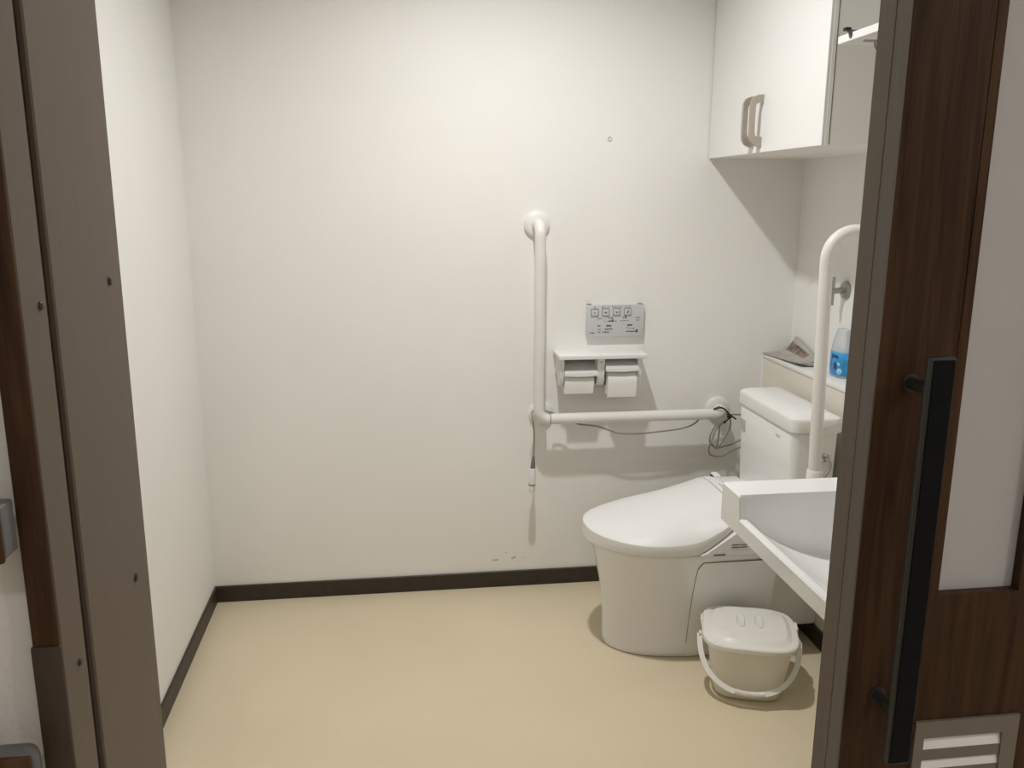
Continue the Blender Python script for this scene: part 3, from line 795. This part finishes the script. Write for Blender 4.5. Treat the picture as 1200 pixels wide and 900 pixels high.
# ================================================================== SWING-UP RAIL
t = thing('swing_up_rail', 'white swing-up handrail raised upright between the toilet and the basin', 'handrail', (LX, 2.055, 0.66))
RXO, RXI, RY2 = 1.088, 1.236, 2.055
bm = bmesh.new()
tube(bm, fillet([(RXO+0.015, RY2, 0.62), (RXO-0.004, RY2, 1.318), (RXI, RY2, 1.318), (RXI+0.004, RY2, 0.62)], 0.073, 14), 0.0165, 20)
obj('rail_loop', bm, M['rail'], t, sharp=60)
bm = bmesh.new(); tube(bm, [(RXO+0.012, RY2, 0.781), (RXI+0.002, RY2, 0.828)], 0.0128, 16)
obj('cross_brace', bm, M['rail'], t)
for x in (RXO+0.014, RXI+0.003):
    bm = bmesh.new(); lathe(bm, [(0.018, 0.600), (0.0205, 0.602), (0.0205, 0.683), (0.0185, 0.687)], (x, RY2, 0), 'Z', 22)
    obj('collar', bm, M['plastic'], t)
obj('pivot_block', B(RXO-0.008, LX-0.012, RY2-0.028, RY2+0.028, 0.560, 0.612, r=0.008), M['plastic'], t)
obj('wall_plate', B(LX-0.014, LX+0.001, RY2-0.055, RY2+0.055, 0.50, 0.70, r=0.004), M['plastic'], t)

# ------------------------------------------------------------------ wall hook
t = thing('wall_hook', 'grey metal T-shaped hook with round base on the right wall', 'hook', (XR, 2.53, 1.115))
bm = bmesh.new(); lathe(bm, [(0.029, 0), (0.029, -0.004), (0.026, -0.009), (0.018, -0.0125), (0.004, -0.014)], (XR, 2.53, 1.115), 'X', 30)
obj('base_disc', bm, M['grey_metal'], t)
bm = bmesh.new(); tube(bm, [(XR-0.010, 2.53, 1.115), (1.362, 2.53, 1.112)], 0.0095, 16)
obj('stem', bm, M['grey_metal'], t)
obj('cross_bar', B(1.3640, 1.3700, 2.524, 2.537, 1.067, 1.157, r=0.002), M['grey_metal'], t)

# ================================================================== WALL CABINET
CX, CY0, CZ0, CZ1 = 1.065, 2.092, 1.528, 2.24
t = thing('wall_cabinet', 'white two-door wall cabinet hung in the upper right corner', 'cabinet', (XR, 2.487, CZ0))
obj('body', B(CX+0.022, XR, CY0, D, CZ0+0.001, CZ1, r=0.001, seg=1), M['cabinet_side'], t)
mid = (CY0+D)/2
for y0, y1, s in ((mid+0.0010, D-0.003, 1), (CY0, mid-0.0010, -1)):
    d = obj('door', B(CX, CX+0.019, y0, y1, CZ0, CZ1, r=0.001, seg=1), M['cabinet'], t)
    if s < 0:
        obj('edge_band', B(CX+0.0095, CX+0.0188, CY0-0.0006, CY0+0.0004, CZ0+0.001, CZ1), M['cabinet_side'], d)
    hy = mid+s*0.027
    # flat bow handle standing out from the door
    bm = bmesh.new()
    outer = [(CX, 1.690), (CX-0.016, 1.689), (CX-0.030, 1.683), (CX-0.037, 1.670), (CX-0.038, 1.650), (CX-0.038, 1.583), (CX-0.036, 1.566), (CX-0.028, 1.553), (CX-0.014, 1.546), (CX, 1.544)]
    inner = [(CX, 1.668), (CX-0.014, 1.667), (CX-0.022, 1.663), (CX-0.0235, 1.655), (CX-0.0235, 1.640), (CX-0.0235, 1.592), (CX-0.0225, 1.582), (CX-0.020, 1.575), (CX-0.012, 1.572), (CX, 1.572)]
    rg = []
    for a, b2 in zip(outer, inner):
        rg.append([Vector((a[0], hy-0.006, a[1])), Vector((a[0], hy+0.006, a[1])), Vector((b2[0], hy+0.006, b2[1])), Vector((b2[0], hy-0.006, b2[1]))])
    loft(bm, rg)
    obj('handle', bm, M['nickel'], d, sharp=40, label='brushed nickel bow handle')
obj('shadow_gap', B(CX+0.0185, CX+0.0225, CY0+0.003, D-0.003, CZ0+0.004, CZ1), M['joint'], t, label='dark gap behind the doors')

# ------------------------------------------------------------------ shelf with clip and hook at upper right
t = thing('wall_shelf', 'white shelf board on the right wall in front of the cabinet', 'shelf', (XR, 1.66, 1.757))
obj('board', B(1.062, XR, 1.26, 2.043, 1.7575, 1.7755, r=0.001, seg=1), M['cabinet'], t)
for y in (1.40, 1.93):
    bm = bmesh.new(); prism(bm, [(1.20, 1.7575), (XR, 1.7575), (XR, 1.66)], lambda p: Vector((p[0], y-0.006, p[1])), lambda p: Vector((p[0], y+0.006, p[1])))
    obj('bracket', bm, M['cabinet_side'], t)
t = thing('shelf_clip', 'small clip with a black tip on the end of the shelf board', 'clip', (1.062, 1.984, 1.775))
obj('jaw', B(1.055, 1.090, 1.977, 1.991, 1.7755, 1.7805, r=0.0015), M['cap'], t)
obj('tip', B(1.044, 1.060, 1.977, 1.991, 1.7775, 1.7855, r=0.0025), M['tie'], t, label='black rubber tip')
bm = bmesh.new(); prism(bm, [(1.0615, 1.7800), (1.0550, 1.7800), (1.0600, 1.7630), (1.0615, 1.7620)], lambda p: Vector((p[0], 1.979, p[1])), lambda p: Vector((p[0], 1.987, p[1])))
obj('lever', bm, M['cap'], t)
t = thing('cup_hook', 'small grey hook under the shelf board by the cabinet', 'hook', (1.095, 1.93, 1.757))
obj('plate', B(1.050, 1.125, 1.900, 1.912, 1.742, 1.746, r=0.001, seg=1), M['grey_metal'], t)
bm = bmesh.new(); tube(bm, smooth_path([(1.080, 1.906, 1.743), (1.0805, 1.906, 1.734), (1.086, 1.906, 1.7265), (1.096, 1.906, 1.7255), (1.103, 1.906, 1.732)]), 0.0026, 10)
obj('hook_arm', bm, M['grey_metal'], t)
bm = bmesh.new()
for x in (1.118,): tube(bm, [(x, 1.906, 1.745), (x, 1.906, 1.758)], 0.002, 8)
obj('screw_post', bm, M['grey_metal'], t)

# ================================================================== LEDGE ITEMS
t = thing('newspaper', 'folded grey newspaper on the cream ledge behind the toilet tank', 'newspaper', (1.36, 2.74, LZ))
bm = bmesh.new(); rg = []
NY = 14
for i in range(NY+1):
    f = i/NY; y = 2.872+(2.612-2.872)*f
    lift = 0.012*f*f
    x0 = 1.299+0.017*f
    rg.append([Vector((x0, y-0.004, LZ+0.0045+lift)), Vector((1.345, y, LZ+0.0065+lift*0.5)), Vector((1.404, y+0.0, LZ+0.006)), Vector((1.404, y, LZ+0.0012)), Vector((1.345, y, LZ+0.0012+lift*0.25)), Vector((x0+0.001, y-0.004, LZ+0.0015+lift*0.8))])
loft(bm, rg)
obj('folded_pages', bm, M['news'], t, sharp=60)
bm = bmesh.new(); rg = []
def curl(y):
    return interp([(2.60, 0.0), (2.66, 0.012), (2.832, 0.060), (2.868, 0.010)], y)
ysn = [2.868-(2.868-2.645)*i/24 for i in range(25)]
for y in ysn:
    r1 = []
    for k in range(7):
        f = k/6; x = 1.352+0.051*f; r1.append(Vector((x, y, LZ+0.0078+curl(y)*f**1.6)))
    for k in range(6, -1, -1):
        f = k/6; x = 1.3525+0.051*f; r1.append(Vector((x+0.0008, y, LZ+0.0070+curl(y)*f**1.6)))
    rg.append(r1)
loft(bm, rg)
pg = obj('curled_page', bm, M['news'], t, sharp=60)
bm = bmesh.new(); rg = []
for y in [2.83-(2.83-2.70)*i/12 for i in range(13)]:
    r1 = []
    for k in range(5):
        f = 0.38+0.42*k/4; r1.append(Vector((1.3515+0.051*f, y, LZ+0.0084+curl(y)*f**1.6)))
    for k in range(4, -1, -1):
        f = 0.38+0.42*k/4; r1.append(Vector((1.352+0.051*f, y, LZ+0.0078+curl(y)*f**1.6)))
    rg.append(r1)
loft(bm, rg)
obj('printed_photo', bm, M['photo'], pg, label='reddish brown printed photograph')

BX, BYB = 1.379, 2.462
t = thing('bottle', 'clear tapering bottle with a blue flowered label on the cream ledge', 'bottle', (BX, BYB, LZ))
def bring(z, s, sx=1.0): return sring(BX, BYB, 0.026*s*sx, 0.041*s, z, 3.2, 40)
bm = bmesh.new(); rg = []
for z, s in ((LZ, 0.86), (LZ+0.003, 0.95), (LZ+0.010, 0.985), (LZ+0.075, 0.985), (LZ+0.085, 0.97), (LZ+0.110, 0.86), (LZ+0.135, 0.68), (LZ+0.146, 0.60), (LZ+0.150, 0.52)):
    rg.append(bring(z, s))
loft(bm, rg)
obj('body', bm, M['clear'], t, sharp=50)
bm = bmesh.new(); rg = []
for z, s in ((LZ+0.006, 0.985), (LZ+0.010, 1.0), (LZ+0.076, 1.0), (LZ+0.079, 0.985)): rg.append(bring(z, s))
loft(bm, rg)
lb = obj('label', bm, M['blue'], t, sharp=50, label='bright blue label')
def label_pt(deg, z, off):     # a point on the label at this angle round the bottle
    a = radians(deg); c, s_ = cos(a), sin(a)
    r_ = 1.0/((abs(c)/0.026)**3.2+(abs(s_)/0.041)**3.2)**(1/3.2)
    return Vector((BX+c*(r_+off), BYB+s_*(r_+off), z))
def decal(poly, name, m, lab):
    bm = bmesh.new()
    a = [bm.verts.new(label_pt(y, LZ+z, 0.0011)) for y, z in poly]; b2 = [bm.verts.new(label_pt(y, LZ+z, -0.0004)) for y, z in poly]
    bm.faces.new(a); n = len(a)
    for i in range(n): bm.faces.new((a[i], a[(i+1) % n], b2[(i+1) % n], b2[i]))
    obj(name, bm, m, lb, label=lab)
K = 1650.0                                     # degrees per metre round the label
for k in range(5):
    a = 2*pi*k/5+0.3
    c, s_ = cos(a), sin(a)
    decal([(201+K*(c*0.001-s_*0.002), 0.036+s_*0.001+c*0.002), (201+K*(c*0.009-s_*0.0042), 0.036+s_*0.009+c*0.0042), (201+K*c*0.0150, 0.036+s_*0.0150), (201+K*(c*0.009+s_*0.0042), 0.036+s_*0.009-c*0.0042), (201+K*(c*0.001+s_*0.002), 0.036+s_*0.001-c*0.002)], 'flower_petal', M['navy'], 'dark blue petal')
decal([(163+9*cos(2*pi*k/10), 0.064+0.008*sin(2*pi*k/10)) for k in range(10)], 'dot_print', M['navy'], 'dark blue dot')
for k in range(4):
    y0 = 182+k*11
    decal([(y0, 0.060), (y0+7, 0.060), (y0+7, 0.070-0.003*(k % 2)), (y0, 0.070)], 'stroke_print', M['navy'], 'dark blue stroke')
decal([(232+13*cos(2*pi*k/12), 0.022+0.009*sin(2*pi*k/12)) for k in range(12)], 'pale_print', M['pale_blue'], 'pale blue spot')
decal([(226+9*cos(2*pi*k/12), 0.043+0.006*sin(2*pi*k/12)) for k in range(12)], 'pale_print', M['pale_blue'], 'pale blue spot')

# ================================================================== SMALL WALL THINGS
t = thing('wall_plug', 'tiny round plug in the back wall above the control panel', 'wall plug', (0.719, D, 1.588))
bm = bmesh.new(); lathe(bm, [(0.0075, 0), (0.0075, -0.0018), (0.0045, -0.0018), (0.0045, -0.0006)], (0.719, D, 1.588), 'Y', 18)
obj('rim', bm, M['sticker'], t)
bm = bmesh.new(); lathe(bm, [(0.0045, 0), (0.0045, -0.001)], (0.719, D, 1.588), 'Y', 14)
obj('centre', bm, M['plastic'], t)
bm = bmesh.new()
for x, z, a, b2 in ((0.333, 0.103, 0.014, 0.003), (0.345, 0.104, 0.006, 0.002), (0.399, 0.108, 0.007, 0.0035), (0.407, 0.110, 0.005, 0.004), (0.375, 0.130, 0.004, 0.002), (0.438, 0.107, 0.003, 0.002)):
    ring = [Vector((x+a*cos(2*pi*k/12)*(0.8+0.4*random.random()), D-0.0003, z+b2*sin(2*pi*k/12)*(0.8+0.4*random.random()))) for k in range(12)]
    loft(bm, [ring, [v+Vector((0, 0.0008, 0)) for v in ring]])
tag(obj('scuff_marks', bm, M['scuff'], None, origin=(0.375, D, 0.105)), 'grey scuff marks on the back wall just above the baseboard', kind='stuff')

# ================================================================== HALL HANDRAILS
for z0, z1, rnd, lab in ((1.050, 1.104, 0.003, 'upper brown-faced grey handrail left of the doorway'), (0.778, 0.836, 0.014, 'lower brown-faced grey handrail left of the doorway')):
    t = thing('hall_handrail', lab, 'handrail', (-0.9, HL, z0), group='handrails on the hall wall')
    obj('rail', B(-1.9, -0.384, 0.837, 0.866, z0, z1, r=rnd, seg=4), M['cap'], t)
    obj('front_cover', B(-1.9, -0.3845, 0.8315, 0.8385, z0-0.003, z1-0.002, r=min(rnd, 0.003), seg=3), M['rail_wood'], t, label='brown wood-grain front cover')
    for x in (-0.60, -1.70):
        bm = bmesh.new(); tube(bm, fillet([(x, 0.850, z0+0.004), (x, 0.850, z0-0.03), (x, HL, z0-0.03)], 0.02), 0.008, 12)
        br = obj('bracket', bm, M['cap'], t)
        bm = bmesh.new(); lathe(bm, [(0.026, 0), (0.026, -0.004), (0.022, -0.006)], (x, HL, z0-0.03), 'Y', 24)
        obj('bracket_base', bm, M['cap'], br)

# ================================================================== LAMPS
def ceiling_lamp(name, label, spec, r):
    x, y, z = spec['at']
    t = thing(name, label, 'ceiling light', (x, y, CEIL))
    bm = bmesh.new(); lathe(bm, [(r, CEIL), (r, z+0.004), (r*0.92, z), (r*0.86, z), (r*0.86, CEIL-0.004)], (x, y, 0), 'Z', 36)
    obj('housing', bm, M['plastic'], t)
    bm = bmesh.new(); lathe(bm, [(r*0.86, z+0.006), (r*0.86, z+0.003), (r*0.5, z+0.002)], (x, y, 0), 'Z', 36)
    obj('diffuser', bm, glow(name+'_diffuser', spec['color'], 3.0), t, label='glowing diffuser')
    ld = bpy.data.lights.new(name+'_lamp', 'AREA'); ld.shape = 'DISK'; ld.size = spec['size']
    ld.spread = radians(spec['spread']); ld.energy = spec['power']; ld.color = spec['color']
    lo = bpy.data.objects.new(name+'_lamp', ld); COL.objects.link(lo)
    lo.location = (x, y, z-0.002)
ceiling_lamp('restroom_light', 'round white ceiling light above the toilet room', BATH_LAMP, 0.085)
ceiling_lamp('hall_light', 'round white ceiling light in the hall in front of the sliding door', HALL_LAMP, 0.10)
ceiling_lamp('hall_light', 'added round fill light on the hall ceiling behind the viewer', HALL_FILL_REAR, 0.10)
